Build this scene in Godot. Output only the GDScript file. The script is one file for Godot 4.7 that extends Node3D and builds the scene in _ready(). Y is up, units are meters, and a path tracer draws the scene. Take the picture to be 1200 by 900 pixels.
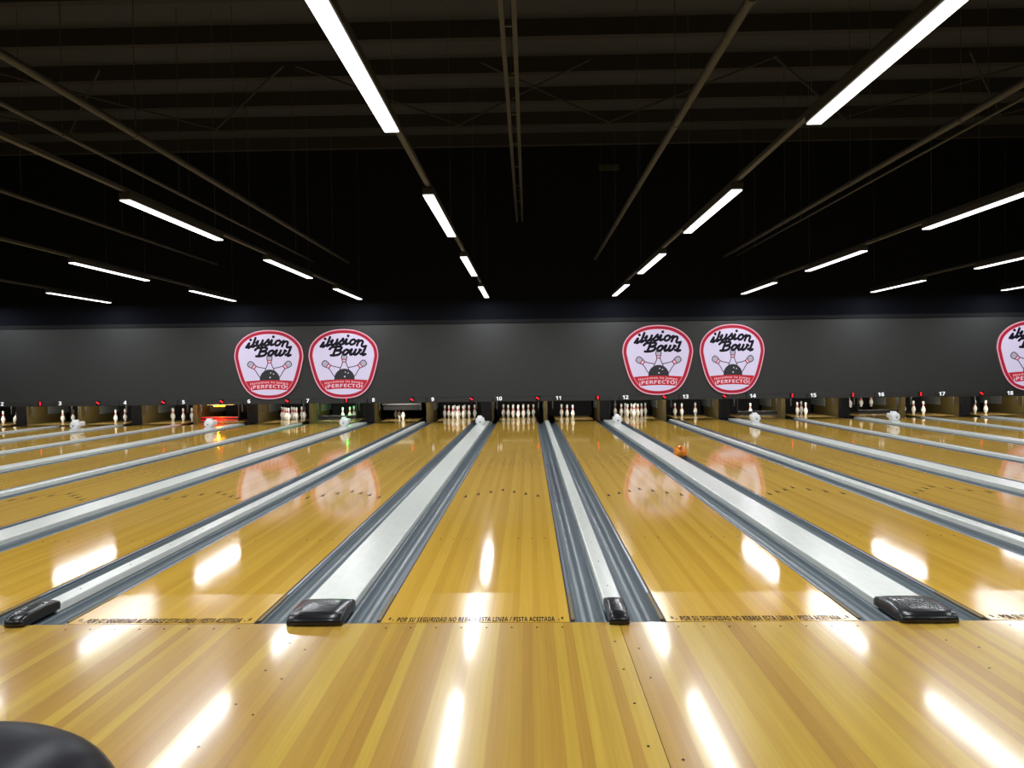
extends Node3D
# A bowling alley: 19 lanes seen from the approach, masking wall with backlit signs, rows of linear lamps.
# x to the right, y up, foul line at z = 0, lanes run towards -z. Lane 10 is centred on x = 0.

const LW := 1.0665        # lane width
const PAIR := 3.4         # width of a pair of lanes
const GAP_WIDE := 0.726   # division with the ball track
const GAP_NARROW := 0.541
const MASK_Z := -16.4
const PIN_Z := -18.29
const LAMP_Y := 3.35
const LAMP_ENERGY := 20.5

var rng := RandomNumberGenerator.new()
var used := {}
var M := {}
var board_cache := {}

# ---------------------------------------------------------------- helpers
func numbered(called: String) -> String:
	if not used.has(called):
		used[called] = 0
		return called
	used[called] += 1
	return "%s_%03d" % [called, used[called]]

func tag(o: Node, label: String, category: String, group := "", kind := "") -> void:
	if label: o.set_meta("label", label)
	if category: o.set_meta("category", category)
	if group: o.set_meta("group", group)
	if kind: o.set_meta("kind", kind)

func thing(called: String, at: Vector3, label: String, category: String, group := "") -> Node3D:
	var o := Node3D.new()
	o.name = numbered(called)
	add_child(o)
	o.position = at
	tag(o, label, category, group)
	return o

func struct(called: String, at := Vector3.ZERO) -> Node3D:
	var o := Node3D.new()
	o.name = called
	add_child(o)
	o.position = at
	o.set_meta("kind", "structure")
	return o

func part(parent: Node, called: String, mesh: Mesh, mat: Material, at := Vector3.ZERO, rot := Vector3.ZERO, sc := Vector3.ONE) -> MeshInstance3D:
	var o := MeshInstance3D.new()
	o.name = called
	o.mesh = mesh
	if mat: o.material_override = mat
	o.position = at
	o.rotation = rot
	o.scale = sc
	o.cast_shadow = GeometryInstance3D.SHADOW_CASTING_SETTING_ON
	parent.add_child(o, true)
	return o

func mat(name_: String, c: Color, rough: float, metal := 0.0) -> StandardMaterial3D:
	var m := StandardMaterial3D.new()
	m.resource_name = name_
	m.albedo_color = c
	m.roughness = rough
	m.metallic = metal
	M[name_] = m
	return m

func lin(r: float, g: float, b: float) -> Color:
	return Color(r, g, b).linear_to_srgb()

func st_new() -> SurfaceTool:
	var st := SurfaceTool.new()
	st.begin(Mesh.PRIMITIVE_TRIANGLES)
	return st

func tri(st: SurfaceTool, a: Vector3, b: Vector3, c: Vector3, out: Vector3) -> void:
	if (a - c).cross(a - b).dot(out) < 0.0:
		var t := b
		b = c
		c = t
	st.add_vertex(a)
	st.add_vertex(b)
	st.add_vertex(c)

func quad(st: SurfaceTool, a: Vector3, b: Vector3, c: Vector3, d: Vector3, out: Vector3) -> void:
	tri(st, a, b, c, out)
	tri(st, a, c, d, out)

func done(st: SurfaceTool) -> ArrayMesh:
	st.generate_normals()
	return st.commit()

# a box with all edges chamfered by b, centred
func add_bevel_box(st: SurfaceTool, c: Vector3, s: Vector3, b: float) -> void:
	st.set_smooth_group(-1)
	var h := s * 0.5
	var sg := [-1.0, 1.0]
	for ax in 3:
		var u := (ax + 1) % 3
		var v := (ax + 2) % 3
		for d in sg:
			var q := []
			for w in [[-1, -1], [1, -1], [1, 1], [-1, 1]]:
				var p := Vector3.ZERO
				p[ax] = h[ax] * d
				p[u] = (h[u] - b) * w[0]
				p[v] = (h[v] - b) * w[1]
				q.append(p + c)
			var o := Vector3.ZERO
			o[ax] = d
			quad(st, q[0], q[1], q[2], q[3], o)
		for d in sg:
			for e in sg:
				var p1 := Vector3.ZERO
				var p2 := Vector3.ZERO
				p1[u] = h[u] * d; p1[v] = (h[v] - b) * e
				p2[u] = (h[u] - b) * d; p2[v] = h[v] * e
				var q1 := p1; var q2 := p2; var q3 := p2; var q4 := p1
				q1[ax] = -(h[ax] - b); q2[ax] = q1[ax]; q3[ax] = -q1[ax]; q4[ax] = -q1[ax]
				var o2 := Vector3.ZERO
				o2[u] = d; o2[v] = e
				quad(st, q1 + c, q2 + c, q3 + c, q4 + c, o2)
	for x in sg:
		for y in sg:
			for z in sg:
				var o3 := Vector3(x, y, z)
				tri(st, c + Vector3(h.x * x, (h.y - b) * y, (h.z - b) * z), c + Vector3((h.x - b) * x, h.y * y, (h.z - b) * z), c + Vector3((h.x - b) * x, (h.y - b) * y, h.z * z), o3)

func bevel_box(s: Vector3, b := 0.004, c := Vector3.ZERO) -> ArrayMesh:
	var st := st_new()
	add_bevel_box(st, c, s, b)
	return done(st)

func box(s: Vector3) -> BoxMesh:
	var b := BoxMesh.new()
	b.size = s
	return b

# extrude a polygon of (a, b) along the third axis: plane "xy" goes along z, "zy" along x, "xz" along y
func extrude(poly: PackedVector2Array, lo: float, hi: float, plane := "xy", smooth := false, st: SurfaceTool = null) -> ArrayMesh:
	var own := st == null
	if own: st = st_new()
	var f := func(p: Vector2, t: float) -> Vector3:
		if plane == "xy": return Vector3(p.x, p.y, t)
		if plane == "zy": return Vector3(t, p.y, p.x)
		return Vector3(p.x, t, p.y)
	var axis: Vector3 = f.call(Vector2.ZERO, 1.0)
	var cw := Geometry2D.is_polygon_clockwise(poly)
	st.set_smooth_group(0 if smooth else -1)
	for i in poly.size():
		var p := poly[i]
		var q := poly[(i + 1) % poly.size()]
		var e := (q - p).normalized()
		var n := Vector2(e.y, -e.x)
		if cw: n = -n
		# is_polygon_clockwise works in y-down terms; test with a small step
		if Geometry2D.is_point_in_polygon((p + q) * 0.5 + n * 1e-4, poly): n = -n
		var out: Vector3 = f.call(n, 0.0)
		quad(st, f.call(p, lo), f.call(q, lo), f.call(q, hi), f.call(p, hi), out)
	st.set_smooth_group(-1)
	var idx := Geometry2D.triangulate_polygon(poly)
	for i in range(0, idx.size(), 3):
		tri(st, f.call(poly[idx[i]], lo), f.call(poly[idx[i + 1]], lo), f.call(poly[idx[i + 2]], lo), -axis)
		tri(st, f.call(poly[idx[i]], hi), f.call(poly[idx[i + 1]], hi), f.call(poly[idx[i + 2]], hi), axis)
	return done(st) if own else null

# turn a profile of (radius, height) round the y axis
func lathe(prof: Array, seg := 20, smooth := true) -> ArrayMesh:
	var st := st_new()
	st.set_smooth_group(0 if smooth else -1)
	for i in prof.size() - 1:
		var a: Vector2 = prof[i]
		var b: Vector2 = prof[i + 1]
		var e := b - a
		var n2 := Vector2(e.y, -e.x)
		for k in seg:
			var t0 := TAU * k / seg
			var t1 := TAU * (k + 1) / seg
			var d0 := Vector3(cos(t0), 0, sin(t0))
			var d1 := Vector3(cos(t1), 0, sin(t1))
			var out := (d0 + d1).normalized() * n2.x + Vector3.UP * n2.y
			var p00 := d0 * a.x + Vector3.UP * a.y
			var p01 := d1 * a.x + Vector3.UP * a.y
			var p10 := d0 * b.x + Vector3.UP * b.y
			var p11 := d1 * b.x + Vector3.UP * b.y
			if a.x < 1e-5:
				tri(st, p00, p10, p11, out)
			elif b.x < 1e-5:
				tri(st, p00, p01, p10, out)
			else:
				quad(st, p00, p01, p11, p10, out)
	return done(st)

func cyl(r: float, length: float, seg := 12) -> CylinderMesh:
	var c := CylinderMesh.new()
	c.top_radius = r
	c.bottom_radius = r
	c.height = length
	c.radial_segments = seg
	c.rings = 1
	return c

func text_mesh(s: String, bold: bool, size := 1.0, depth := 0.004) -> TextMesh:
	var t := TextMesh.new()
	var f := SystemFont.new()
	f.font_names = PackedStringArray(["Droid Sans"])
	f.font_weight = 700 if bold else 400
	t.font = f
	t.text = s
	t.font_size = 64
	t.pixel_size = size / 64.0
	t.depth = depth
	t.curve_step = 2.0
	t.horizontal_alignment = HORIZONTAL_ALIGNMENT_CENTER
	t.vertical_alignment = VERTICAL_ALIGNMENT_CENTER
	return t

func say(n: int) -> String:
	return ["none", "one", "two", "three", "four", "five", "six", "seven", "eight", "nine", "ten", "eleven", "twelve", "thirteen", "fourteen", "fifteen", "sixteen", "seventeen", "eighteen", "nineteen", "twenty"][clampi(n, 0, 20)]

func lane_x(n: int) -> float:
	var k := floori((n - 10) / 2.0)
	return PAIR * k + (0.0 if posmod(n, 2) == 0 else LW + GAP_NARROW)

# ---------------------------------------------------------------- set-up
func camera_and_light() -> void:
	var cam := Camera3D.new()
	cam.name = "camera"
	cam.position = Vector3(0.3155, 1.4141, 4.2766)
	cam.rotation = Vector3(-0.0178, 0.0215, -0.0118)
	cam.fov = rad_to_deg(2.0 * atan(450.0 / 898.3))
	cam.near = 0.05
	cam.far = 100.0
	cam.current = true
	add_child(cam)
	var env := Environment.new()
	env.background_mode = Environment.BG_COLOR
	env.background_color = Color.BLACK
	env.tonemap_mode = Environment.TONE_MAPPER_LINEAR
	env.tonemap_exposure = 1.0
	env.sdfgi_enabled = true
	env.ssao_enabled = true
	env.ssil_enabled = true
	var we := WorldEnvironment.new()
	we.name = "environment"
	we.environment = env
	add_child(we)

func noise_tex(fx: float, octaves: int, lo: float, hi: float, w := 512, h := 512, sd := 1) -> NoiseTexture2D:
	var n := FastNoiseLite.new()
	n.noise_type = FastNoiseLite.TYPE_SIMPLEX_SMOOTH
	n.seed = sd
	n.frequency = fx
	n.fractal_octaves = octaves
	var t := NoiseTexture2D.new()
	t.width = w
	t.height = h
	t.seamless = true
	t.noise = n
	var g := Gradient.new()
	g.offsets = PackedFloat32Array([0.2, 0.8])
	g.colors = PackedColorArray([Color(lo, lo, lo), Color(hi, hi, hi)])
	t.color_ramp = g
	return t

func materials() -> void:
	rng.seed = 77
	var grain := noise_tex(0.012, 5, 0.955, 1.0, 512, 512, 3)
	var lane_grain := noise_tex(0.012, 4, 0.972, 1.0, 512, 512, 5)
	var lane_tones := [lin(0.70, 0.425, 0.064), lin(0.66, 0.392, 0.057), lin(0.615, 0.352, 0.050), lin(0.685, 0.41, 0.061), lin(0.635, 0.370, 0.053)]
	for i in lane_tones.size():
		for dry in 2:
			var m := mat("lane_board_%d_%d" % [i, dry], lane_tones[i], 0.15 if dry else 0.075)
			m.albedo_texture = lane_grain
			m.uv1_scale = Vector3(9.0, 0.16, 1)
			m.uv1_offset = Vector3(0.173 * i, 0.311 * i, 0)
	var app_tones := [lin(0.60, 0.390, 0.058), lin(0.555, 0.345, 0.051), lin(0.495, 0.283, 0.047), lin(0.465, 0.258, 0.045), lin(0.575, 0.365, 0.054), lin(0.52, 0.307, 0.049)]
	for i in app_tones.size():
		var m := mat("approach_board_%d" % i, app_tones[i], 0.24)
		m.metallic_specular = 0.3
		m.clearcoat_enabled = true
		m.clearcoat = 0.5
		m.clearcoat_roughness = 0.09
		m.albedo_texture = grain
		m.uv1_scale = Vector3(7.0, 0.16, 1)
		m.uv1_offset = Vector3(0.211 * i, 0.127 * i, 0)
	var m2 := mat("deck_board", lin(0.50, 0.34, 0.11), 0.12)
	m2.albedo_texture = grain
	m2.uv1_scale = Vector3(9, 0.6, 1)
	mat("black_paint", lin(0.010, 0.010, 0.012), 0.7).metallic_specular = 0.2
	mat("wall_black", lin(0.008, 0.009, 0.013), 0.9).metallic_specular = 0.0
	mat("lane_side", lin(0.015, 0.012, 0.010), 0.5)
	mat("edge_wood", lin(0.17, 0.115, 0.04), 0.5)
	var gut := mat("gutter", lin(0.092, 0.125, 0.142), 0.34)
	gut.albedo_texture = noise_tex(0.02, 4, 0.95, 1.0, 256, 256, 8)
	gut.uv1_triplanar = true
	gut.uv1_world_triplanar = true
	gut.uv1_scale = Vector3(5, 5, 0.12)
	var gw := mat("gutter_worn", lin(0.055, 0.07, 0.09), 0.38)
	gw.albedo_texture = gut.albedo_texture
	gw.uv1_triplanar = true
	gw.uv1_world_triplanar = true
	gw.uv1_scale = Vector3(5, 5, 0.8)
	mat("gutter_lip", lin(0.22, 0.23, 0.27), 0.3, 0.2)
	var cap := mat("capping", lin(0.72, 0.735, 0.68), 0.27)
	cap.albedo_texture = noise_tex(0.03, 4, 0.975, 1.0, 256, 256, 12)
	cap.uv1_triplanar = true
	cap.uv1_world_triplanar = true
	cap.uv1_scale = Vector3(2, 2, 0.6)
	mat("black_plastic", lin(0.010, 0.010, 0.011), 0.25)
	mat("black_soft", lin(0.010, 0.0095, 0.014), 0.38).metallic_specular = 0.28
	mat("print_black", lin(0.012, 0.010, 0.008), 0.8).metallic_specular = 0.2
	var mk := mat("masking", lin(0.0235, 0.026, 0.027), 0.62)
	mk.albedo_texture = noise_tex(0.02, 3, 0.97, 1.0, 256, 256, 15)
	mk.uv1_triplanar = true
	mk.uv1_world_triplanar = true
	mk.uv1_scale = Vector3(0.5, 0.5, 0.5)
	mat("masking_rail", lin(0.022, 0.023, 0.023), 0.5)
	mat("kickback_wood", lin(0.10, 0.073, 0.024), 0.5)
	mat("kickback_grey", lin(0.20, 0.22, 0.22), 0.5)
	mat("pit_black", lin(0.022, 0.022, 0.024), 0.9).metallic_specular = 0.2
	mat("machine_dark", lin(0.035, 0.036, 0.038), 0.45, 0.3)
	mat("machine_grey", lin(0.16, 0.17, 0.16), 0.4)
	mat("pin_white", lin(0.82, 0.82, 0.80), 0.2)
	mat("pin_red", lin(0.55, 0.02, 0.03), 0.3)
	mat("pod_white", lin(0.80, 0.82, 0.82), 0.25)
	mat("ball_orange", lin(0.95, 0.28, 0.02), 0.12).albedo_texture = noise_tex(0.02, 4, 0.75, 1.0, 256, 256, 21)
	mat("steel_pipe", lin(0.024, 0.025, 0.027), 0.6)
	mat("steel_dark", lin(0.030, 0.029, 0.027), 0.6)
	mat("roof_deck", lin(0.0145, 0.0185, 0.031), 0.8)
	mat("roof_beam", lin(0.009, 0.010, 0.014), 0.9)
	mat("concourse", lin(0.10, 0.10, 0.11), 0.5)
	mat("lamp_housing", lin(0.03, 0.03, 0.03), 0.5)
	mat("wire", lin(0.10, 0.10, 0.10), 0.5, 0.3)
	mat("sign_edge", lin(0.55, 0.20, 0.25), 0.4)
	var glow := func(n: String, c: Color, e: float) -> void:
		var g := mat(n, c, 0.4)
		g.emission_enabled = true
		g.emission = c
		g.emission_energy_multiplier = e
	glow.call("lamp_diffuser", Color(1.0, 1.0, 1.0), 3.0)
	glow.call("pin_lamp_tube", Color(1.0, 0.97, 0.9), 0.35)
	glow.call("pin_lamp_bright", Color(1.0, 0.98, 0.92), 2.0)
	glow.call("led_red", Color(1.0, 0.10, 0.16), 2.2)
	glow.call("led_red_strip", Color(0.75, 0.03, 0.02), 0.45)
	glow.call("lamp_amber", Color(1.0, 0.72, 0.05), 1.6)
	glow.call("number_light", Color(0.95, 0.97, 1.0), 0.45)

# ---------------------------------------------------------------- boards
func board_mesh(w: float, z0: float, z1: float, variant: int, split := 0.0, thick := 0.03) -> ArrayMesh:
	var key := "%.4f %.3f %.3f %d %.3f" % [w, z0, z1, variant, split]
	if board_cache.has(key): return board_cache[key]
	var spans := [[z0, z1]]
	if split != 0.0: spans = [[z0, split], [split, z1]]
	var mesh := ArrayMesh.new()
	for s in spans:
		var st := st_new()
		st.set_smooth_group(-1)
		var hw := w * 0.5
		var u0 := variant * 0.37
		var v0 := variant * 3.1
		var corners := [Vector2(-hw, s[0]), Vector2(hw, s[0]), Vector2(hw, s[1]), Vector2(-hw, s[1])]
		var face := func(pts: Array, out: Vector3) -> void:
			for t in [[0, 1, 2], [0, 2, 3]]:
				var a: Vector3 = pts[t[0]]
				var b: Vector3 = pts[t[1]]
				var c: Vector3 = pts[t[2]]
				if (a - c).cross(a - b).dot(out) < 0.0:
					var x := b
					b = c
					c = x
				for p in [a, b, c]:
					st.set_uv(Vector2(p.x + p.y + u0, p.z + v0))
					st.add_vertex(p)
		var top := []
		var bot := []
		for c in corners:
			top.append(Vector3(c.x, 0, c.y))
			bot.append(Vector3(c.x, -thick, c.y))
		face.call(top, Vector3.UP)
		face.call(bot, Vector3.DOWN)
		face.call([top[0], top[1], bot[1], bot[0]], Vector3(0, 0, 1))
		face.call([top[2], top[3], bot[3], bot[2]], Vector3(0, 0, -1))
		face.call([top[1], top[2], bot[2], bot[1]], Vector3(1, 0, 0))
		face.call([top[3], top[0], bot[0], bot[3]], Vector3(-1, 0, 0))
		st.generate_normals()
		st.commit(mesh)
	board_cache[key] = mesh
	return mesh

func widths(total: float, choices: Array) -> Array:
	var out := []
	var sum := 0.0
	while sum < total - choices[0] * 0.5:
		var w: float = choices[rng.randi() % choices.size()]
		out.append(w)
		sum += w
	var k := total / sum
	# keep a few standard widths so that meshes are shared: squeeze the whole row evenly
	for i in out.size(): out[i] = out[i] * k
	return out

# ---------------------------------------------------------------- structure
func build_shell() -> void:
	var X0 := -17.6
	var X1 := 17.6
	var W := X1 - X0
	var zf := 9.0
	var zb := -20.6
	# floor
	var fl := struct("floor")
	part(fl, "subfloor", box(Vector3(W, 0.1, zf - zb)), M.black_paint, Vector3(0, -0.25, (zf + zb) / 2))
	part(fl, "concourse_slab", box(Vector3(W, 0.195, zf - 4.9)), M.concourse, Vector3(0, -0.1025, (zf + 4.9) / 2))
	part(fl, "approach_bed", box(Vector3(W, 0.16, 4.89)), M.lane_side, Vector3(0, -0.115, 2.452))
	# approach planks, panel by panel; a seam runs down the middle of every narrow division
	rng.seed = 4242
	for k in range(-2, 2):
		var xs := LW / 2 + GAP_NARROW / 2 + PAIR * k
		var x := xs + 0.0015
		var last := -1
		for w in widths(PAIR - 0.003, [0.04, 0.0525, 0.079, 0.0525, 0.066]):
			var tone := rng.randi() % 6
			if tone == last: tone = (tone + 1 + rng.randi() % 4) % 6
			last = tone
			part(fl, "plank", board_mesh(w, 4.89, 0.006, rng.randi() % 3), M["approach_board_%d" % tone], Vector3(x + w / 2, 0, 0))
			x += w
	var xe0 := LW / 2 + GAP_NARROW / 2 + PAIR * -2
	var xe1 := LW / 2 + GAP_NARROW / 2 + PAIR * 2
	part(fl, "approach_panel", board_mesh(xe0 - X0, 4.89, 0.006, 1), M.approach_board_1, Vector3((xe0 + X0) / 2, 0, 0))
	part(fl, "approach_panel", board_mesh(X1 - xe1, 4.89, 0.006, 2), M.approach_board_1, Vector3((xe1 + X1) / 2, 0, 0))
	# screws and marker dots on the approach
	var dot := cyl(0.006, 0.0016, 8)
	var dots := 0
	for n in range(8, 14):
		for i in 8:
			part(fl, "marker_dot", dot, M.print_black, Vector3(lane_x(n) + (i - 3.5) * 0.139, 0.0006, 0.085))
	for g in range(-2, 4):
		for narrow in 2:
			var gx := PAIR * g - LW / 2 - GAP_WIDE / 2
			if narrow: gx = PAIR * g + LW / 2 + GAP_NARROW / 2
			for i in 9:
				for s in [-1, 1]:
					if (i + g + narrow) % 5 == 3 and s == 1: continue
					part(fl, "screw", dot, M.print_black, Vector3(gx + s * 0.055, 0.0006, 0.36 + 0.37 * i + s * 0.05))
	# side walls, rear wall, back wall above the masking, pit wall
	var H := 7.7
	part(struct("wall_left"), "wall_panel", box(Vector3(0.2, H + 0.3, zf - zb)), M.wall_black, Vector3(X0 - 0.1, H / 2 - 0.15, (zf + zb) / 2))
	part(struct("wall_right"), "wall_panel", box(Vector3(0.2, H + 0.3, zf - zb)), M.wall_black, Vector3(X1 + 0.1, H / 2 - 0.15, (zf + zb) / 2))
	part(struct("wall_rear"), "wall_panel", box(Vector3(W, H + 0.3, 0.2)), M.wall_black, Vector3(0, H / 2 - 0.15, zf + 0.1))
	var wb := struct("wall_back")
	part(wb, "upper_wall", box(Vector3(W, H - 2.6, 0.15)), M.wall_black, Vector3(0, (H + 2.6) / 2, MASK_Z - 0.2))
	part(wb, "pit_wall", box(Vector3(W, 3.2, 0.1)), M.pit_black, Vector3(0, 1.3, zb + 0.05))
	part(wb, "pit_roof", box(Vector3(W, 0.1, 4.1)), M.pit_black, Vector3(0, 2.75, (zb + MASK_Z - 0.12) / 2))
	part(wb, "vent_grille", bevel_box(Vector3(0.55, 0.16, 0.03), 0.008), M.machine_dark, Vector3(2.55, 6.85, MASK_Z - 0.11))
	# ceiling with purlins, main beam and bracing
	var ce := struct("ceiling")
	part(ce, "roof_deck", box(Vector3(W, 0.12, zf - zb)), M.roof_deck, Vector3(0, 7.56, (zf + zb) / 2))
	var pur := box(Vector3(W, 0.30, 0.16))
	var z := -15.6
	while z < 8.5:
		part(ce, "purlin", pur, M.roof_beam, Vector3(0, 7.35, z))
		z += 1.6
	var brace := cyl(0.022, 4.6, 8)
	for bz in [-11.6, -4.0]:
		for bx in [-10.2, -6.8, -1.2, 2.2, 7.5, 11.0]:
			for s in [-1, 1]:
				part(ce, "brace_rod", brace, M.roof_beam, Vector3(bx + s * 1.3, 7.04, bz), Vector3(PI / 2, s * 0.65, 0))
	# masking: one continuous dark panel with a lower rail in lengths of one lane
	var ma := thing("masking_wall", Vector3(0, 0, MASK_Z), "long dark grey masking panel wall hung over the pin decks, carrying the signs", "masking wall")
	part(ma, "panel", bevel_box(Vector3(W - 0.02, 1.98, 0.10), 0.006), M.masking, Vector3(0, 1.69, -0.05))
	for n in range(1, 20):
		var lx := lane_x(n) - LW / 2 - 0.12
		var rx := lane_x(n + 1) - LW / 2 - 0.12
		part(ma, "lower_rail", bevel_box(Vector3(rx - lx - 0.012, 0.125, 0.135), 0.006), M.masking_rail, Vector3((lx + rx) / 2, 0.6375, -0.0525))

func build_pipes() -> void:
	var spec := [[2.15, 4.40, 0.043, "eleven"], [5.60, 4.40, 0.043, "thirteen"], [-4.53, 4.40, 0.043, "seven"], [-8.12, 4.40, 0.036, "five"], [-5.45, 4.42, 0.030, "seven"], [5.93, 4.42, 0.018, "fourteen"]]
	for s in spec:
		var r: float = s[2]
		var thick := "slim" if r < 0.033 else "round"
		var o := thing("ceiling_pipe", Vector3(s[0], s[1], 0), "%s grey steel pipe running lengthwise under the dark roof above lane %s" % [thick, s[3]], "pipe", "%s pipes under the roof" % thick)
		part(o, "tube", cyl(r, 25.2, 12), M.steel_pipe, Vector3(0, 0, -3.85), Vector3(PI / 2, 0, 0))
		var hz := -14.8
		while hz < 8.0:
			part(o, "hanger", cyl(0.005, 7.5 - s[1] - r, 6), M.steel_dark, Vector3(0, (7.5 - s[1] + r) / 2, hz))
			part(o, "clamp", cyl(r + 0.008, 0.05, 12), M.steel_dark, Vector3(0, 0, hz), Vector3(PI / 2, 0, 0))
			hz += 3.2
	var b := thing("cable_tray", Vector3(0.13, 5.45, 0), "long twin-railed steel tray running lengthwise high under the dark roof", "cable tray")
	for s in [-1, 1]:
		part(b, "rail", box(Vector3(0.055, 0.10, 25.2)), M.steel_pipe, Vector3(s * 0.072, 0, -3.85))
	for i in 16:
		part(b, "rung", box(Vector3(0.09, 0.02, 0.04)), M.steel_dark, Vector3(0, -0.01, -15.6 + i * 1.55))
		if i % 3 == 0:
			part(b, "hanger", cyl(0.006, 2.0, 6), M.steel_dark, Vector3(0, 1.0, -15.6 + i * 1.55))

func build_lamps() -> void:
	var order := ["first", "second", "third", "fourth", "fifth"]
	var body := bevel_box(Vector3(0.13, 0.075, 2.62), 0.006, Vector3(0, 0.0375, 0))
	var lens := bevel_box(Vector3(0.116, 0.012, 2.60), 0.004, Vector3(0, -0.006, 0))
	for r in range(-4, 5):
		var x := -0.76 + 3.365 * r
		var la := 9 + 2 * r
		var tr := thing("light_track", Vector3(x, LAMP_Y + 0.085, 0), "thin dark track carrying the ceiling lamps above lanes %s and %s" % [say(la), say(la + 1)], "light track")
		part(tr, "rail", bevel_box(Vector3(0.055, 0.05, 23.6), 0.006), M.steel_pipe, Vector3(0, 0.025, -4.35))
		for i in 6:
			part(tr, "suspension_wire", cyl(0.002, 7.5 - LAMP_Y - 0.135, 6), M.wire, Vector3(0, (7.5 - LAMP_Y - 0.085 + 0.05) / 2, -15.9 + i * 4.65))
		for k in 5:
			var zc: float = [-14.70, -10.04, -5.44, -0.60, 4.05][k]
			var o := thing("linear_lamp", Vector3(x, LAMP_Y, zc), "white glowing linear ceiling lamp above lanes %s and %s, %s from the masking wall" % [say(la), say(la + 1), order[k]], "lamp", "linear ceiling lamps in rows")
			part(o, "housing", body, M.lamp_housing, Vector3(0, 0.004, 0))
			part(o, "diffuser", lens, M.lamp_diffuser)
			var a := AreaLight3D.new()
			a.name = "lamp_light"
			a.area_size = Vector2(0.116, 2.60)
			a.area_normalize_energy = false
			a.light_energy = LAMP_ENERGY
			a.light_color = Color(0.97, 0.985, 1.0)
			a.area_range = 40.0
			a.area_attenuation = 2.0
			a.shadow_enabled = true
			a.position = Vector3(0, -0.016, 0)
			a.rotation = Vector3(-PI / 2, 0, 0)
			o.add_child(a)

# ---------------------------------------------------------------- lanes
func gutter_poly(w: float, lane_side: int) -> PackedVector2Array:
	# trough section; lane_side = -1 when the lane lies to the left of the gutter
	var pts := PackedVector2Array()
	var hw := w / 2
	var n := 14
	pts.append(Vector2(-hw, -0.012))
	for i in n + 1:
		var t := PI * i / n
		pts.append(Vector2(-cos(t) * (hw - 0.022), -0.016 - sin(t) * 0.062))
	pts.append(Vector2(hw, -0.012))
	pts.append(Vector2(hw, -0.10))
	pts.append(Vector2(-hw, -0.10))
	return pts

func cover_mesh(w: float) -> ArrayMesh:
	# black end cover: profile swept across, narrower and lower towards its two sides
	var st := st_new()
	st.set_smooth_group(-1)
	var prof := [Vector2(0.05, 0.002), Vector2(0.058, 0.012), Vector2(0.052, 0.036), Vector2(0.036, 0.052), Vector2(0.012, 0.059), Vector2(-0.01, 0.063), Vector2(-0.10, 0.068), Vector2(-0.19, 0.067), Vector2(-0.26, 0.060), Vector2(-0.295, 0.050), Vector2(-0.302, 0.034)]
	var hw := w / 2
	var rows := [[-hw, 0.0, 0.93], [-hw * 0.985, 0.80, 0.97], [-hw * 0.93, 0.95, 0.99], [-hw * 0.5, 1.0, 1.02], [0.0, 1.02, 1.03], [hw * 0.5, 1.0, 1.02], [hw * 0.93, 0.95, 0.99], [hw * 0.985, 0.80, 0.97], [hw, 0.0, 0.93]]
	var grid := []
	for r in rows:
		var line := []
		for p in prof:
			line.append(Vector3(r[0], maxf(0.002, 0.002 + (p.y - 0.002) * r[1]), -0.12 + (p.x + 0.12) * r[2]))
		grid.append(line)
	for i in rows.size() - 1:
		for j in prof.size() - 1:
			var a: Vector3 = grid[i][j]
			var b: Vector3 = grid[i + 1][j]
			var c: Vector3 = grid[i + 1][j + 1]
			var d: Vector3 = grid[i][j + 1]
			var mid := (a + b + c + d) / 4
			var out := mid - Vector3(0, 0.0, -0.12)
			out.y += 0.05
			st.set_smooth_group(1 if j < 5 else 2)
			quad(st, a, b, c, d, out)
	return done(st)

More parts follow.
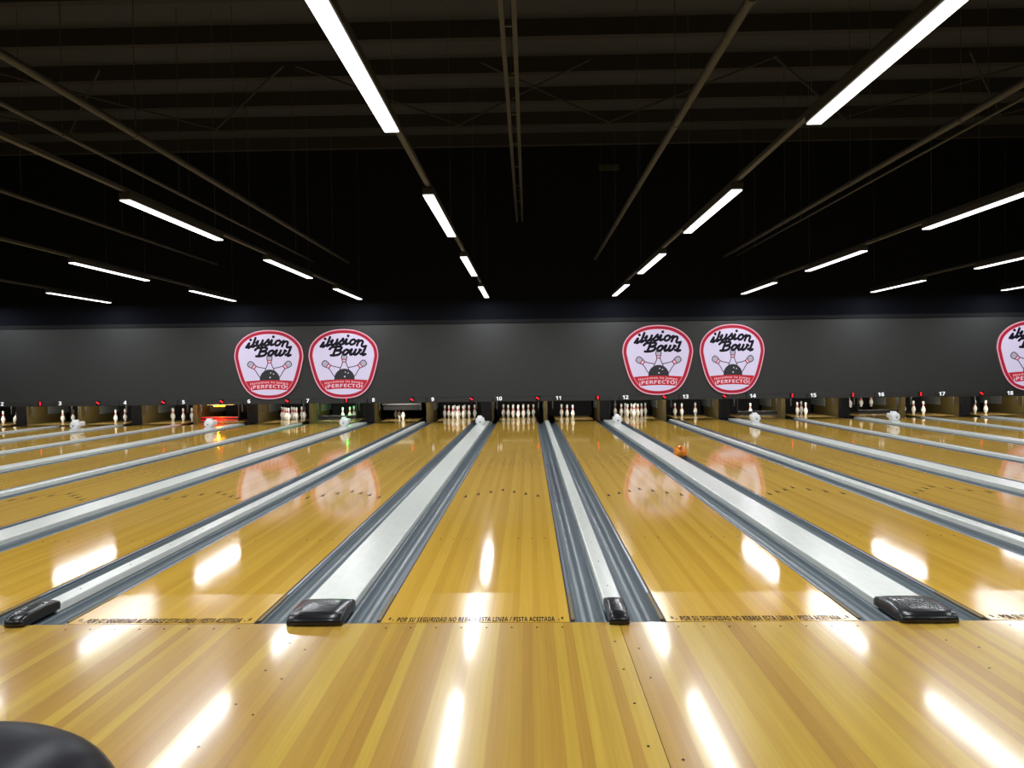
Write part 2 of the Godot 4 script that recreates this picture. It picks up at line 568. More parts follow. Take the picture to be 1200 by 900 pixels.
func build_lanes() -> void:
	rng.seed = 991
	var arrow := extrude(PackedVector2Array([Vector2(0, -0.12), Vector2(0.02, 0.06), Vector2(0, 0.035), Vector2(-0.02, 0.06)]), 0.0, 0.0012, "xz")
	var words := text_mesh("* -  POR SU SEGURIDAD NO REBASE ESTA LINEA / PISTA ACEITADA  - *", true, 1.0, 0.01)
	var aabb := words.get_aabb()
	var lane_end := -17.15
	for n in range(1, 20):
		var x := lane_x(n)
		var o := thing("bowling_lane", Vector3(x, 0, 0), "glossy yellow board bowling lane leading to the pin deck under number %s" % say(n), "lane", "bowling lanes")
		var at := -LW / 2
		var last := -1
		for w in widths(LW, [0.041, 0.0545, 0.082, 0.0545]):
			var tone := rng.randi() % 5
			if tone == last: tone = (tone + 1 + rng.randi() % 3) % 5
			last = tone
			var b := part(o, "board", board_mesh(w, -0.004, lane_end, rng.randi() % 3, -0.57), null, Vector3(at + w / 2, 0, 0))
			b.set_surface_override_material(0, M["lane_board_%d_1" % tone])
			b.set_surface_override_material(1, M["lane_board_%d_0" % tone])
			at += w
		part(o, "lane_bed", box(Vector3(LW + 0.016, 0.13, 17.15)), M.lane_side, Vector3(0, -0.0695, -8.575))
		part(o, "pin_deck", board_mesh(LW, -17.155, -19.25, 1), M.deck_board, Vector3.ZERO)
		part(o, "deck_bed", box(Vector3(LW + 0.016, 0.12, 2.09)), M.lane_side, Vector3(0, -0.091, -18.2))
		for i in 7:
			part(o, "arrow", arrow, M.print_black, Vector3((i - 3) * 0.1355, 0.0002, -4.76 + absi(i - 3) * 0.148))
		for i in [-4, -3, -2, 2, 3, 4]:
			part(o, "guide_dot", cyl(0.008, 0.001, 8), M.print_black, Vector3(i * 0.11, 0.0005, -2.15))
		var t := part(o, "foul_line_lettering", words, M.print_black, Vector3(0, 0.0006, -0.052), Vector3(-PI / 2, 0, 0), Vector3(1.0 / aabb.size.x, 0.075 / aabb.size.y * 1.1, 0.1))
		t.set_meta("label", "black safety notice printed along the foul line")
	# gutters
	for n in range(1, 20):
		for s in [-1, 1]:
			var narrow: bool = (posmod(n, 2) == 0) == (s == 1)
			var w := 0.205
			var x = lane_x(n) + s * (LW / 2 + 0.009 + w / 2)
			var o := thing("gutter", Vector3(x, 0, 0), "blue-grey gutter trough of lane %s on the side towards lane %s" % [say(n), say(n + s)], "gutter", "gutters beside the lanes")
			var tg := part(o, "trough", extrude(gutter_poly(w, -s), -17.2, -0.01, "xy", true), M.gutter)
			part(o, "edge_block", bevel_box(Vector3(0.020, 0.012, 0.50), 0.002), M.edge_wood, Vector3(-s * (w / 2 - 0.011), -0.0055, -0.30))
			part(o, "lip", bevel_box(Vector3(0.018, 0.010, 16.6), 0.002), M.gutter_lip, Vector3(-s * (w / 2 - 0.011), -0.0065, -8.86))
			if n == 10 and s == 1:
				var pts := PackedVector2Array()
				for i in 13:
					var t := PI * (0.08 + 0.84 * i / 12.0)
					pts.append(Vector2(-cos(t) * (w / 2 - 0.022), -0.0145 - sin(t) * 0.062))
				for i in 13:
					var t := PI * (0.08 + 0.84 * (12 - i) / 12.0)
					pts.append(Vector2(-cos(t) * (w / 2 - 0.021), -0.0165 - sin(t) * 0.0625))
				var pa := part(tg, "repair_patch", extrude(pts, -7.75, -4.35, "xy", true), M.gutter_worn)
				pa.set_meta("label", "darker stretch of gutter liner")
	# divisions: wide ones (ball track) and narrow ones
	var cw := cover_mesh(0.315)
	var cn := cover_mesh(0.112)
	for n in range(1, 19):
		var wide := posmod(n, 2) == 1
		var gap := GAP_WIDE if wide else GAP_NARROW
		var x := lane_x(n) + LW / 2 + gap / 2
		var w := gap - 2 * 0.216
		var kind := "wide" if wide else "narrow"
		var o := thing("lane_division", Vector3(x, 0, 0), "%s off-white capping strip dividing lanes %s and %s" % [kind, say(n), say(n + 1)], "lane division", "%s divisions between lanes" % kind)
		var hw := w / 2
		var r := 0.008
		var pts := PackedVector2Array([Vector2(-hw, -0.12), Vector2(-hw, 0.034 - r), Vector2(-hw + r * 0.3, 0.034 - r * 0.3), Vector2(-hw + r, 0.034), Vector2(0, 0.0345), Vector2(hw - r, 0.034), Vector2(hw - r * 0.3, 0.034 - r * 0.3), Vector2(hw, 0.034 - r), Vector2(hw, -0.12)])
		var cp := part(o, "capping", extrude(pts, -16.75, -0.26, "xy", false), M.capping)
		part(o, "support", box(Vector3(w - 0.01, 0.11, 0.24)), M.black_paint, Vector3(0, -0.066, -0.135))
		if not wide:
			for i in 7:
				part(cp, "capping_screw", cyl(0.005, 0.002, 8), M.print_black, Vector3(0, 0.0352, -0.6 - i * 0.62))
		part(o, "end_cover", cw if wide else cn, M.black_plastic)
		if wide: build_pod(Vector3(x, 0.0345, -14.75), n)

func build_pod(at: Vector3, n: int) -> void:
	var o := thing("sensor_pod", at, "faceted white plastic sensor pod on the wide capping between lanes %s and %s" % [say(n), say(n + 1)], "sensor pod", "white sensor pods before the pins")
	var prof := [Vector2(0.0, 0.10), Vector2(0.055, 0.10), Vector2(0.105, 0.075), Vector2(0.122, 0.02), Vector2(0.122, -0.05), Vector2(0.10, -0.10), Vector2(0.0, -0.10)]
	prof.reverse()
	part(o, "body", lathe(prof, 9, false), M.pod_white, Vector3(0, 0.128, 0), Vector3(PI / 2 - 0.12, 0.1, 0))
	part(o, "rear_box", bevel_box(Vector3(0.15, 0.12, 0.24), 0.025), M.pod_white, Vector3(0.012, 0.15, -0.19))
	part(o, "top_ridge", bevel_box(Vector3(0.11, 0.05, 0.16), 0.018), M.pod_white, Vector3(-0.01, 0.238, -0.04))
	part(o, "foot", bevel_box(Vector3(0.20, 0.035, 0.30), 0.008), M.pod_white, Vector3(0, 0.018, -0.06))
	part(o, "lens", lathe([Vector2(0, 0), Vector2(0.016, 0), Vector2(0.016, 0.012), Vector2(0.0, 0.014)], 12), M.black_plastic, Vector3(0.005, 0.115, 0.098), Vector3(PI / 2 - 0.12, 0, 0))

# ---------------------------------------------------------------- pin end
func kickback(parent: Node, x: float, w: float, front_wood: bool) -> void:
	part(parent, "board", bevel_box(Vector3(w, 0.80, 1.9), 0.004), M.kickback_wood, Vector3(x, 0.30, -18.75))
	if not front_wood:
		part(parent, "front_guard", bevel_box(Vector3(w + 0.012, 0.80, 0.02), 0.003), M.pit_black, Vector3(x, 0.30, -17.786))

func build_pin_end() -> void:
	# dividers between the pits
	for n in range(1, 19):
		var wide := posmod(n, 2) == 1
		var gap := GAP_WIDE if wide else GAP_NARROW
		var x := lane_x(n) + LW / 2 + gap / 2
		var o := thing("pit_divider", Vector3(x, 0, 0), "%s wooden partition between the pits of lanes %s and %s" % ["broad black-fronted" if wide else "slim olive-brown", say(n), say(n + 1)], "partition", "partitions between the pits")
		if wide:
			for s in [-1, 1]: kickback(o, s * 0.125, 0.05, false)
			part(o, "front_filler", bevel_box(Vector3(0.188, 0.72, 0.03), 0.004), M.pit_black, Vector3(0, 0.33, -17.78))
			for s in [-1, 1]:
				part(o, "side_plate", bevel_box(Vector3(0.008, 0.36, 1.15), 0.002), M.kickback_grey, Vector3(s * 0.1545, 0.42, -19.35))
		else:
			kickback(o, 0, 0.10, true)
			for s in [-1, 1]:
				part(o, "side_plate", bevel_box(Vector3(0.008, 0.36, 1.15), 0.002), M.kickback_grey, Vector3(s * 0.0545, 0.42, -19.35))
	# pin lamps behind the masking edge
	for n in range(1, 20):
		var o := thing("pin_lamp", Vector3(lane_x(n), 0.60, -17.5), "slim tube lamp behind the masking edge lighting the pins of lane %s" % say(n), "lamp", "pin deck lamps")
		part(o, "housing", bevel_box(Vector3(1.0, 0.05, 0.09), 0.006), M.machine_grey, Vector3(0, 0.03, 0))
		part(o, "tube", cyl(0.012, 0.86, 10), M.pin_lamp_bright if n == 8 else M.pin_lamp_tube, Vector3(0, -0.008, 0), Vector3(0, 0, PI / 2))
		var a := AreaLight3D.new()
		a.name = "tube_light"
		a.area_size = Vector2(0.86, 0.04)
		a.area_normalize_energy = false
		a.light_energy = 42.0
		a.light_color = Color(1.0, 0.97, 0.90)
		a.area_range = 40.0
		a.area_attenuation = 2.0
		a.shadow_enabled = true
		a.position = Vector3(0, -0.026, -0.015)
		a.rotation = Vector3(-0.36, 0, 0)
		o.add_child(a)
		build_pinsetter(n)

func build_pinsetter(n: int) -> void:
	var down: bool = n in [5, 7, 14, 16]
	var low: bool = n in [8]
	var state := "with its sweep bar lowered" if down else ("with lowered pin table" if low else "raised in the dark pit")
	var o := thing("pinsetter", Vector3(lane_x(n), 0, 0), "dark pinsetter machine %s behind the masking of lane %s" % [state, say(n)], "pinsetter", "pinsetters behind the masking")
	var ty := 0.30 if low else 0.62
	part(o, "pin_table", bevel_box(Vector3(1.05, 0.10, 0.95), 0.01), M.machine_dark, Vector3(0, ty + 0.05 if not low else 0.45, -18.68))
	part(o, "table_frame", bevel_box(Vector3(1.12, 0.06, 0.05), 0.008), M.machine_dark, Vector3(0, ty + 0.16, -18.05))
	for s in [-1, 1]:
		part(o, "side_arm", bevel_box(Vector3(0.03, 0.9, 0.06), 0.004), M.machine_dark, Vector3(s * 0.60, 0.75, -17.80))
	part(o, "pit_curtain", bevel_box(Vector3(1.36, 0.9, 0.04), 0.004), M.pit_black, Vector3(0, 0.42, -19.75))
	if low:
		part(o, "guard_plate", bevel_box(Vector3(1.08, 0.22, 0.03), 0.006), M.pit_black, Vector3(0, 0.395, -18.12))
		part(o, "guard_rail", bevel_box(Vector3(1.08, 0.025, 0.03), 0.006), M.pit_black, Vector3(0, 0.49, -18.08))
	if down:
		part(o, "sweep_bar", bevel_box(Vector3(1.10, 0.10, 0.04), 0.008), M.machine_dark, Vector3(0, 0.13, -17.60))
		part(o, "sweep_rail", bevel_box(Vector3(1.10, 0.025, 0.03), 0.005), M.machine_grey, Vector3(0, 0.045, -17.58))
		for s in [-1, 1]:
			part(o, "sweep_arm", bevel_box(Vector3(0.025, 0.55, 0.05), 0.005), M.machine_dark, Vector3(s * 0.56, 0.42, -17.62))
	if n == 5:
		for y in [0.155, 0.085]:
			part(o, "red_led_strip", bevel_box(Vector3(1.08, 0.022, 0.012), 0.004), M.led_red_strip, Vector3(0, y, -17.572))
		part(o, "amber_lamp", bevel_box(Vector3(0.34, 0.05, 0.05), 0.012), M.lamp_amber, Vector3(-0.02, 0.49, -17.66))
		part(o, "amber_bracket", bevel_box(Vector3(0.80, 0.035, 0.05), 0.008), M.kickback_wood, Vector3(0.0, 0.525, -17.70))
		glow_light(o, Vector3(-0.05, 0.16, -17.40), Color(1.0, 0.16, 0.03), 0.35)
		glow_light(o, Vector3(-0.02, 0.43, -17.55), Color(1.0, 0.66, 0.06), 0.30)
	if n == 7:
		part(o, "green_signal_lamp", bevel_box(Vector3(0.16, 0.03, 0.03), 0.008), M.lamp_green, Vector3(0.2, 0.56, -17.9))
		glow_light(o, Vector3(0.2, 0.48, -17.95), Color(0.05, 1.0, 0.35), 0.30)

func glow_light(parent: Node, at: Vector3, c: Color, e: float) -> void:
	var l := OmniLight3D.new()
	l.name = "glow_light"
	l.position = at
	l.light_color = c
	l.light_energy = e
	l.light_size = 0.03
	l.omni_range = 30.0
	l.omni_attenuation = 2.0
	l.shadow_enabled = true
	parent.add_child(l, true)

func build_pins() -> void:
	var prof := [Vector2(0.0, 0.0), Vector2(0.026, 0.0), Vector2(0.0295, 0.006), Vector2(0.036, 0.045), Vector2(0.0495, 0.08), Vector2(0.0585, 0.105), Vector2(0.0605, 0.118), Vector2(0.058, 0.140), Vector2(0.0475, 0.176), Vector2(0.034, 0.212), Vector2(0.0245, 0.240), Vector2(0.0228, 0.256), Vector2(0.0245, 0.285), Vector2(0.0305, 0.318), Vector2(0.0325, 0.338), Vector2(0.030, 0.358), Vector2(0.022, 0.373), Vector2(0.011, 0.380), Vector2(0.0, 0.381)]
	var body := lathe(prof, 18)
	var s1 := lathe([Vector2(0.0318, 0.2195), Vector2(0.0293, 0.2295), Vector2(0.0274, 0.2385)], 18)
	var s2 := lathe([Vector2(0.0242, 0.252), Vector2(0.0238, 0.259), Vector2(0.0250, 0.274)], 18)
	var proto: Node3D = null
	var d := 0.3048
	var spots := {1: Vector2(0, 0), 2: Vector2(-d / 2, 1), 3: Vector2(d / 2, 1), 4: Vector2(-d, 2), 5: Vector2(0, 2), 6: Vector2(d, 2), 7: Vector2(-1.5 * d, 3), 8: Vector2(-d / 2, 3), 9: Vector2(d / 2, 3), 10: Vector2(1.5 * d, 3)}
	var all := [1, 2, 3, 4, 5, 6, 7, 8, 9, 10]
	# lane -> standing pins; [pin, lift, tilt] for those being lifted or knocked over
	var rows := {1: [1, [3, 0.0, -0.3], [6, 0.03, -0.55]], 2: [2, 5, 9], 3: [1, 5, [9, 0.20, 0.0]], 4: [7, 4, 5, 9], 6: all, 7: [1, 3, 9], 8: [1, 2, 4], 9: all, 10: all, 11: [1, 2, 4], 12: all, 13: [2, 4, 6], 14: [1], 15: [1, 2, 9], 16: [[8, 0.17, 0.2], [9, 0.19, 0.0], [10, 0.19, 0.0]], 17: [1, 2, 4], 18: [1, 2, [7, 0.0, -1.1]], 19: [1, 5]}
	for n in rows:
		for e in rows[n]:
			var id: int = e[0] if e is Array else e
			var lift: float = e[1] if e is Array else 0.0
			var tilt: float = e[2] if e is Array else 0.0
			var p: Node3D
			if proto == null:
				p = Node3D.new()
				var pb := part(p, "body", body, M.pin_white)
				part(pb, "neck_stripe", s1, M.pin_red)
				part(pb, "neck_stripe", s2, M.pin_red)
				proto = p
			else:
				p = proto.duplicate()
			p.name = numbered("bowling_pin")
			add_child(p)
			var q: Vector2 = spots[id]
			p.position = Vector3(lane_x(n) + q.x, 0.0008 + lift, PIN_Z - 0.264 * q.y)
			p.rotation = Vector3(0, 0, tilt)
			if absf(tilt) > 0.01: p.position.y += 0.03 * sin(absf(tilt))
			var what := "standing on the pin deck of lane %s" % say(n)
			if rows[n].size() == 10: what = "%s of lane %s's full rack" % [["head pin", "in the second row", "in the third row", "in the back row"][int(q.y)], say(n)]
			elif absf(tilt) > 0.01: what = "toppling over on lane %s" % say(n)
			elif lift > 0.0: what = "lifted by the pinsetter of lane %s" % say(n)
			tag(p, "white bowling pin with red neck stripes, %s" % what, "bowling pin", "bowling pins of lane %s" % say(n))

# ---------------------------------------------------------------- signs
func fill_poly(img: Image, pts: PackedVector2Array, c: Color) -> void:
	var lo := INF
	var hi := -INF
	for p in pts:
		lo = minf(lo, p.y)
		hi = maxf(hi, p.y)
	var n := pts.size()
	for y in range(maxi(0, floori(lo)), mini(img.get_height() - 1, ceili(hi)) + 1):
		var yy := y + 0.5
		var xs := PackedFloat32Array()
		for i in n:
			var a := pts[i]
			var b := pts[(i + 1) % n]
			if (a.y <= yy) != (b.y <= yy):
				xs.append(a.x + (yy - a.y) / (b.y - a.y) * (b.x - a.x))
		xs.sort()
		for i in range(0, xs.size() - 1, 2):
			var x0 := roundi(xs[i])
			var x1 := roundi(xs[i + 1])
			if x1 > x0: img.fill_rect(Rect2i(x0, y, x1 - x0, 1), c)

func disc(img: Image, p: Vector2, r: float, c: Color, sq := 1.0) -> void:
	for y in range(floori(p.y - r * sq), ceili(p.y + r * sq) + 1):
		var t := (y + 0.5 - p.y) / (r * sq)
		if absf(t) >= 1.0: continue
		var h := r * sqrt(1.0 - t * t)
		img.fill_rect(Rect2i(roundi(p.x - h), y, maxi(1, roundi(2 * h)), 1), c)

func stroke(img: Image, pts: Array, r: float, c: Color) -> void:
	for i in pts.size() - 1:
		var a: Vector2 = pts[i]
		var b: Vector2 = pts[i + 1]
		var k := maxi(1, ceili(a.distance_to(b) / (r * 0.5)))
		for j in k + 1: disc(img, a.lerp(b, float(j) / k), r, c)

func smooth_line(ctrl: Array, closed: bool, per := 8) -> PackedVector2Array:
	var out := PackedVector2Array()
	var n := ctrl.size()
	var last := n if closed else n - 1
	for i in last:
		var p0: Vector2 = ctrl[posmod(i - 1, n)] if closed or i > 0 else ctrl[i]
		var p1: Vector2 = ctrl[i]
		var p2: Vector2 = ctrl[(i + 1) % n]
		var p3: Vector2 = ctrl[(i + 2) % n] if closed or i + 2 < n else ctrl[i + 1]
		for j in per: out.append(p1.cubic_interpolate(p2, p0, p3, float(j) / per))
	if not closed: out.append(ctrl[n - 1])
	return out

func shield() -> PackedVector2Array:
	# outline in -1..1, y up
	var half := [Vector2(0.0, 1.0), Vector2(0.38, 0.955), Vector2(0.70, 0.80), Vector2(0.92, 0.56), Vector2(0.995, 0.28), Vector2(0.965, 0.04), Vector2(0.89, -0.26), Vector2(0.79, -0.54), Vector2(0.62, -0.79), Vector2(0.36, -0.95), Vector2(0.0, -1.0)]
	var ctrl := half.duplicate()
	for i in range(half.size() - 2, 0, -1): ctrl.append(Vector2(-half[i].x, half[i].y))
	return smooth_line(ctrl, true, 6)

func inset(poly: PackedVector2Array, d: float) -> PackedVector2Array:
	var r := Geometry2D.offset_polygon(poly, -d)
	return r[0]

func sign_print() -> ImageTexture:
	var N := 1200
	var img := Image.create_empty(N, N, false, Image.FORMAT_RGBA8)
	var lav := Color8(226, 217, 246)
	var pink := Color8(240, 176, 196)
	var red := Color8(178, 40, 62)
	var ribbon := Color8(196, 48, 58)
	var ink := Color8(26, 24, 34)
	var grey := Color8(58, 58, 62)
	var px := func(v: Vector2) -> Vector2: return Vector2((v.x * 0.5 + 0.5) * N, (0.5 - v.y * 0.5) * N)
	var to_px := func(poly: PackedVector2Array) -> PackedVector2Array:
		var o := PackedVector2Array()
		for v in poly: o.append(px.call(v))
		return o
	img.fill(pink)
	var sh := shield()
	fill_poly(img, to_px.call(inset(sh, 0.032)), red)
	fill_poly(img, to_px.call(inset(sh, 0.112)), pink)
	var inner := inset(sh, 0.125)
	fill_poly(img, to_px.call(inner), lav)
	# pins and ball
	var pin_prof := [Vector2(0.0, 0.56), Vector2(0.055, 0.545), Vector2(0.075, 0.50), Vector2(0.07, 0.44), Vector2(0.052, 0.38), Vector2(0.05, 0.33), Vector2(0.075, 0.25), Vector2(0.12, 0.15), Vector2(0.14, 0.05), Vector2(0.12, -0.08), Vector2(0.0, -0.10)]
	for a in [-0.95, 0.95, 0.0]:
		var tf := func(v: Vector2) -> Vector2:
			var k := 1.0 if a == 0.0 else 1.13
			return px.call((v * k).rotated(-a) + Vector2(0.02 if a == 0.0 else 0.02 + 0.10 * signf(a), -0.29 + (0.0 if a == 0.0 else -0.02)))
		var ctrl := pin_prof.duplicate()
		for i in range(pin_prof.size() - 2, 0, -1): ctrl.append(Vector2(-pin_prof[i].x, pin_prof[i].y))
		var outline := smooth_line(ctrl, true, 5)
		var q := PackedVector2Array()
		for v in outline: q.append(tf.call(v))
		fill_poly(img, q, lav)
		var head := PackedVector2Array()
		for v in outline:
			head.append(tf.call(Vector2(v.x, maxf(v.y, 0.40))))
		fill_poly(img, head, Color8(186, 180, 200))
		for b in [[0.40, 0.425], [0.33, 0.36]]:
			var hw: float = 0.062 if b[0] > 0.35 else 0.05
			fill_poly(img, PackedVector2Array([tf.call(Vector2(-hw, b[0])), tf.call(Vector2(hw, b[0])), tf.call(Vector2(hw, b[1])), tf.call(Vector2(-hw, b[1]))]), Color8(206, 40, 66))
		var ring := []
		for v in q: ring.append(v)
		ring.append(q[0])
		stroke(img, ring, 6.5, ink)
	disc(img, px.call(Vector2(0.02, -0.43)), 0.29 * N / 2, grey)
	disc(img, px.call(Vector2(0.05, -0.24)), 11, lav)
	disc(img, px.call(Vector2(0.13, -0.27)), 11, lav)
	disc(img, px.call(Vector2(0.03, -0.37)), 13, lav)
	# ribbon: the inner field below an arched line, minus the lens at the foot
	var arch := PackedVector2Array()
	for i in 25:
		var x := -1.0 + 2.0 * i / 24.0
		arch.append(Vector2(x, -0.445 - 0.07 * x * x))
	arch.append(Vector2(1, -1.1))
	arch.append(Vector2(-1, -1.1))
	for piece in Geometry2D.intersect_polygons(inner, arch): fill_poly(img, to_px.call(piece), ribbon)
	var lens := PackedVector2Array()
	for i in 21:
		var x := -0.52 + 1.04 * i / 20.0
		lens.append(Vector2(x, -0.715 - 0.03 * (x * x) / 0.27))
	for i in 21:
		var x := 0.52 - 1.04 * i / 20.0
		lens.append(Vector2(x, -0.885 + 0.13 * pow(absf(x) / 0.52, 2.2)))
	fill_poly(img, to_px.call(lens), lav)
	# lettering
	print_text(img, "Hacemos tu juego", true, Vector2(0.0, -0.512), Vector2(1.10, 0.092), px, -0.055, Color8(244, 190, 205))
	print_text(img, "¡PERFECTO!", true, Vector2(0.0, -0.638), Vector2(1.06, 0.125), px, -0.03, Color8(245, 215, 235))
	script_word(img, "ilusion", Vector2(-0.62, 0.475), 0.265, 0.38, px, ink, 0.085, 0.043, 1.24)
	script_word(img, "Bowl", Vector2(-0.34, 0.24), 0.26, 0.40, px, ink, 0.02, 0.046, 0.98)
	img.resize(800, 800, Image.INTERPOLATE_LANCZOS)
	return ImageTexture.create_from_image(img)

func print_text(img: Image, s: String, bold: bool, at: Vector2, size: Vector2, px: Callable, bend: float, c: Color) -> void:
	var t := text_mesh(s, bold, 1.0, 0.0)
	var bb := t.get_aabb()
	var arr := t.surface_get_arrays(0)
	var v: PackedVector3Array = arr[Mesh.ARRAY_VERTEX]
	var idx: PackedInt32Array = arr[Mesh.ARRAY_INDEX] if arr[Mesh.ARRAY_INDEX] != null else PackedInt32Array(range(v.size()))
	var f := func(p: Vector3) -> Vector2:
		var u := (p.x - bb.position.x) / bb.size.x - 0.5
		var w := (p.y - bb.position.y) / bb.size.y - 0.5
		var x := at.x + u * size.x
		return px.call(Vector2(x, at.y + w * size.y + bend * u * u * 4.0))
	for i in range(0, idx.size(), 3):
		fill_poly(img, PackedVector2Array([f.call(v[idx[i]]), f.call(v[idx[i + 1]]), f.call(v[idx[i + 2]])]), c)

# heavy slanted script drawn with strokes
func script_word(img: Image, word: String, at: Vector2, h: float, slant: float, px: Callable, c: Color, rise: float, weight: float, wide: float) -> void:
	var V := func(a: Array) -> Array:
		var o := []
		for i in range(0, a.size(), 2): o.append(Vector2(a[i], a[i + 1]))
		return o
	var glyphs := {
		"i": [0.34, [[-0.10, 0.10, 0.02, 0.56, 0.05, 0.10, 0.13, 0.02, 0.26, 0.12]], [0.04, 0.92]],
		"l": [0.32, [[-0.12, 0.10, 0.04, 0.30, 0.05, 1.0, 0.05, 0.10, 0.14, 0.02, 0.26, 0.12]], []],
		"u": [0.62, [[-0.06, 0.40, 0.04, 0.58, 0.04, 0.16, 0.14, 0.02, 0.28, 0.08, 0.38, 0.24], [0.40, 0.58, 0.40, 0.12, 0.46, 0.02, 0.58, 0.12]], []],
		"s": [0.46, [[-0.10, 0.10, 0.06, 0.30, 0.20, 0.62, 0.24, 0.40, 0.34, 0.22, 0.30, 0.04, 0.14, 0.0, 0.02, 0.08], [0.30, 0.06, 0.42, 0.14]], []],
		"o": [0.54, [[0.22, 0.58, 0.06, 0.46, 0.02, 0.22, 0.12, 0.02, 0.28, 0.06, 0.38, 0.26, 0.34, 0.48, 0.22, 0.58], [0.32, 0.50, 0.44, 0.42, 0.52, 0.48]], []],
		"n": [0.66, [[-0.04, 0.46, 0.06, 0.56, 0.05, 0.0], [0.06, 0.34, 0.18, 0.54, 0.32, 0.56, 0.38, 0.42, 0.38, 0.12, 0.46, 0.0, 0.66, 0.10]], []],
		"B": [0.84, [[0.12, 0.94, 0.12, 0.0], [-0.34, 0.72, -0.22, 0.92, 0.10, 0.96, 0.44, 0.94, 0.58, 0.80, 0.50, 0.60, 0.16, 0.52], [0.18, 0.52, 0.54, 0.48, 0.66, 0.28, 0.54, 0.06, 0.26, 0.0, -0.06, 0.03]], []],
		"w": [1.0, [[-0.02, 0.46, 0.06, 0.58, 0.05, 0.14, 0.14, 0.0, 0.28, 0.10, 0.36, 0.30], [0.38, 0.56, 0.37, 0.14, 0.46, 0.0, 0.60, 0.10, 0.70, 0.34, 0.68, 0.58, 0.80, 0.50]], []],
	}
	var x := 0.0
	var total := 0.0
	for ch in word: total += glyphs[ch][0]
	for ch in word:
		var g: Array = glyphs[ch]
		for poly in g[1]:
			var pts := []
			for p in smooth_line(V.call(poly), false, 6):
				var f: float = clampf((x + p.x) / total, 0.0, 1.0)
				pts.append(px.call(at + Vector2((x + p.x) / total * wide + p.y * slant * h, p.y * h + rise * 4.0 * f * (1.0 - f))))
			stroke(img, pts, weight * h / 0.34 * img.get_width() * 0.5, c)
		if g[2].size():
			var f: float = clampf((x + g[2][0]) / total, 0.0, 1.0)
			disc(img, px.call(at + Vector2((x + g[2][0]) / total * wide + g[2][1] * slant * h, g[2][1] * h + rise * 4.0 * f * (1.0 - f))), weight * 1.05 * h / 0.34 * img.get_width() * 0.5 * 1.15, c)
		x += g[0]

func build_signs() -> void:
	var tex := sign_print()
	var face := mat("sign_print", lin(0.36, 0.36, 0.36), 0.4)
	face.metallic_specular = 0.25
	face.albedo_texture = tex
	face.emission_enabled = true
	face.emission = Color.BLACK
	face.emission_texture = tex
	face.emission_energy_multiplier = 0.56
	var sh := shield()
	var body := extrude(sh, -0.03, 0.0, "xy", true)
	var st := st_new()
	st.set_smooth_group(-1)
	var idx := Geometry2D.triangulate_polygon(sh)
	for i in range(0, idx.size(), 3):
		var t := [sh[idx[i]], sh[idx[i + 1]], sh[idx[i + 2]]]
		var a := Vector3(t[0].x, t[0].y, 0)
		var b := Vector3(t[1].x, t[1].y, 0)
		var c := Vector3(t[2].x, t[2].y, 0)
		if (a - c).cross(a - b).z < 0.0:
			var u := b
			b = c
			c = u
		for p in [a, b, c]:
			st.set_uv(Vector2(p.x * 0.5 + 0.5, 0.5 - p.y * 0.5))
			st.add_vertex(p)
	st.generate_normals()
	var front := st.commit()
	var spec := [[-6.715, 0.945, "above lane six"], [-4.68, 0.953, "above lane seven"], [3.79, 0.948, "above lane twelve"], [5.77, 0.865, "narrower, above lane thirteen"], [13.71, 0.95, "above lane eighteen"]]
	for s in spec:
		var o := thing("backlit_sign", Vector3(s[0], 1.645, MASK_Z + 0.036), "backlit shield-shaped bowling sign with red border on the masking, %s" % s[2], "sign", "shield signs on the masking wall")
		o.scale = Vector3.ONE
		part(o, "panel_case", body, M.sign_edge, Vector3(0, 0, -0.004), Vector3.ZERO, Vector3(s[1], 0.938, 1))
		var f := part(o, "printed_sign_face", front, face, Vector3.ZERO, Vector3.ZERO, Vector3(s[1], 0.938, 1))
		f.set_meta("label", "lavender face with pins, ball and lettering")

func build_numbers() -> void:
	for n in range(1, 20):
		var x := lane_x(n) - LW / 2 + 0.05
		var o := thing("lane_number_sign", Vector3(x, 0.655, MASK_Z + 0.016), "small white lane number %s on the lower rail of the masking" % say(n), "number sign", "lane numbers on the masking")
		var t := text_mesh(str(n), true, 0.145, 0.012)
		var plate := part(o, "plate", bevel_box(Vector3(0.10 + 0.08 * str(n).length(), 0.115, 0.008), 0.002), M.masking_rail, Vector3(0, 0, 0.002))
		plate.set_meta("label", "dark backing plate")
		part(plate, "digits", t, M.number_light, Vector3(0, 0, 0.010), Vector3.ZERO, Vector3(1.05, 0.95, 1))
		var r := thing("indicator_light", Vector3(lane_x(n) + LW / 2 + 0.03, 0.655, MASK_Z + 0.016), "small red indicator light pair on the masking rail between lanes %s and %s" % [say(n), say(n + 1)], "indicator light", "red indicators on the masking")
		var hs := part(r, "housing", bevel_box(Vector3(0.11, 0.12, 0.012), 0.003), M.black_paint, Vector3(0, 0, 0.004))
		var bulb := lathe([Vector2(0.021, 0.0), Vector2(0.019, 0.010), Vector2(0.012, 0.017), Vector2(0.0, 0.02)], 12)
		var pair := [Vector2(0.008, 0.026), Vector2(0.008, -0.024)] if n in [2, 7, 11, 14, 15, 16] else [Vector2(-0.024, 0.014), Vector2(0.016, -0.014)]
		for p in pair:
			part(hs, "red_bulb", bulb, M.led_red, Vector3(p.x, p.y, 0.004), Vector3(PI / 2, 0, 0))

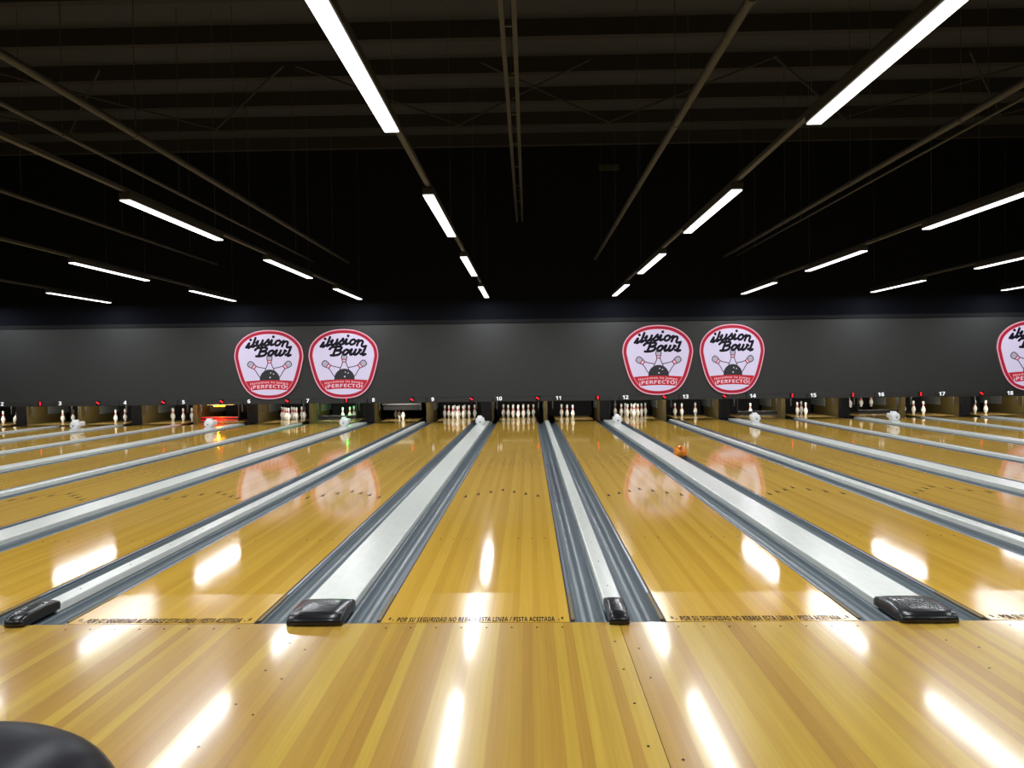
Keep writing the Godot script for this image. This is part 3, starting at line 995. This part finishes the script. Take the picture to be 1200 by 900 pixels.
# ---------------------------------------------------------------- loose things
func build_ball() -> void:
	var r := 0.108
	var o := thing("bowling_ball", Vector3(2.14 + 0.726 - 0.009 - 0.098, -0.044, -8.15), "orange bowling ball lying in the gutter beside lane twelve", "bowling ball")
	var s := SphereMesh.new()
	s.radius = r
	s.height = 2 * r
	s.radial_segments = 40
	s.rings = 20
	part(o, "shell", s, M.ball_orange, Vector3(0, r, 0))
	for d in [Vector3(-0.25, 0.62, 0.75), Vector3(-0.05, 0.72, 0.70), Vector3(-0.12, 0.42, 0.90)]:
		var n: Vector3 = d.normalized()
		var h := part(o, "finger_hole", lathe([Vector2(0.013, -0.006), Vector2(0.013, 0.0), Vector2(0.0, 0.0)], 12), M.black_paint, Vector3(0, r, 0) + n * (r + 0.0004))
		h.basis = Basis(Quaternion(Vector3.UP, n))

func build_ball_return() -> void:
	var o := thing("ball_return", Vector3(-0.915, 0, 2.52), "black rounded ball return hood standing on the approach before lanes nine and ten", "ball return")
	# hood: superellipse section lofted along z with a rounded nose
	var st := st_new()
	st.set_smooth_group(0)
	var rings := []
	var nz := 22
	for i in nz + 1:
		var t := float(i) / nz
		var z := -0.10 + 0.95 * t
		var k := 1.0
		var e := 0.26
		if z < -0.10 + e: k = pow(1.0 - pow((e - (z + 0.10)) / e, 2.4), 1 / 2.4)
		if z > 0.85 - e: k = pow(maxf(0.0, 1.0 - pow((z - (0.85 - e)) / e, 2.4)), 1 / 2.4)
		var ring := []
		for j in 33:
			var a := PI * j / 32.0
			var ca := cos(a)
			var sa := sin(a)
			ring.append(Vector3(0.315 * (0.25 + 0.75 * k) * signf(ca) * pow(absf(ca), 2.0 / 2.5), 0.36 + 0.284 * k * pow(absf(sa), 2.0 / 2.5), z))
		rings.append(ring)
	for i in nz:
		for j in 32:
			var a: Vector3 = rings[i][j]
			var c: Vector3 = rings[i + 1][j + 1]
			quad(st, a, rings[i][j + 1], c, rings[i + 1][j], (a + c) / 2 - Vector3(0, 0.36, 0.375))
	part(o, "hood", done(st), M.black_soft)
	part(o, "skirt", bevel_box(Vector3(0.40, 0.34, 0.80), 0.05), M.black_plastic, Vector3(0, 0.20, 0.375))
	part(o, "base", bevel_box(Vector3(0.46, 0.04, 0.90), 0.012), M.black_paint, Vector3(0, 0.022, 0.375))
	for s in [-1, 1]:
		part(o, "rail", cyl(0.014, 1.3, 12), M.wire, Vector3(s * 0.10, 0.46, 1.35), Vector3(PI / 2, 0, 0))
		part(o, "rail_leg", cyl(0.018, 0.45, 12), M.black_plastic, Vector3(s * 0.10, 0.225, 1.95))

func _ready() -> void:
	camera_and_light()
	materials()
	var g := mat("lamp_green", Color(0.1, 1.0, 0.4), 0.4)
	g.emission_enabled = true
	g.emission = Color(0.1, 1.0, 0.4)
	g.emission_energy_multiplier = 0.6
	build_shell()
	build_pipes()
	build_lamps()
	build_lanes()
	build_pin_end()
	build_pins()
	build_signs()
	build_numbers()
	build_ball()
	build_ball_return()
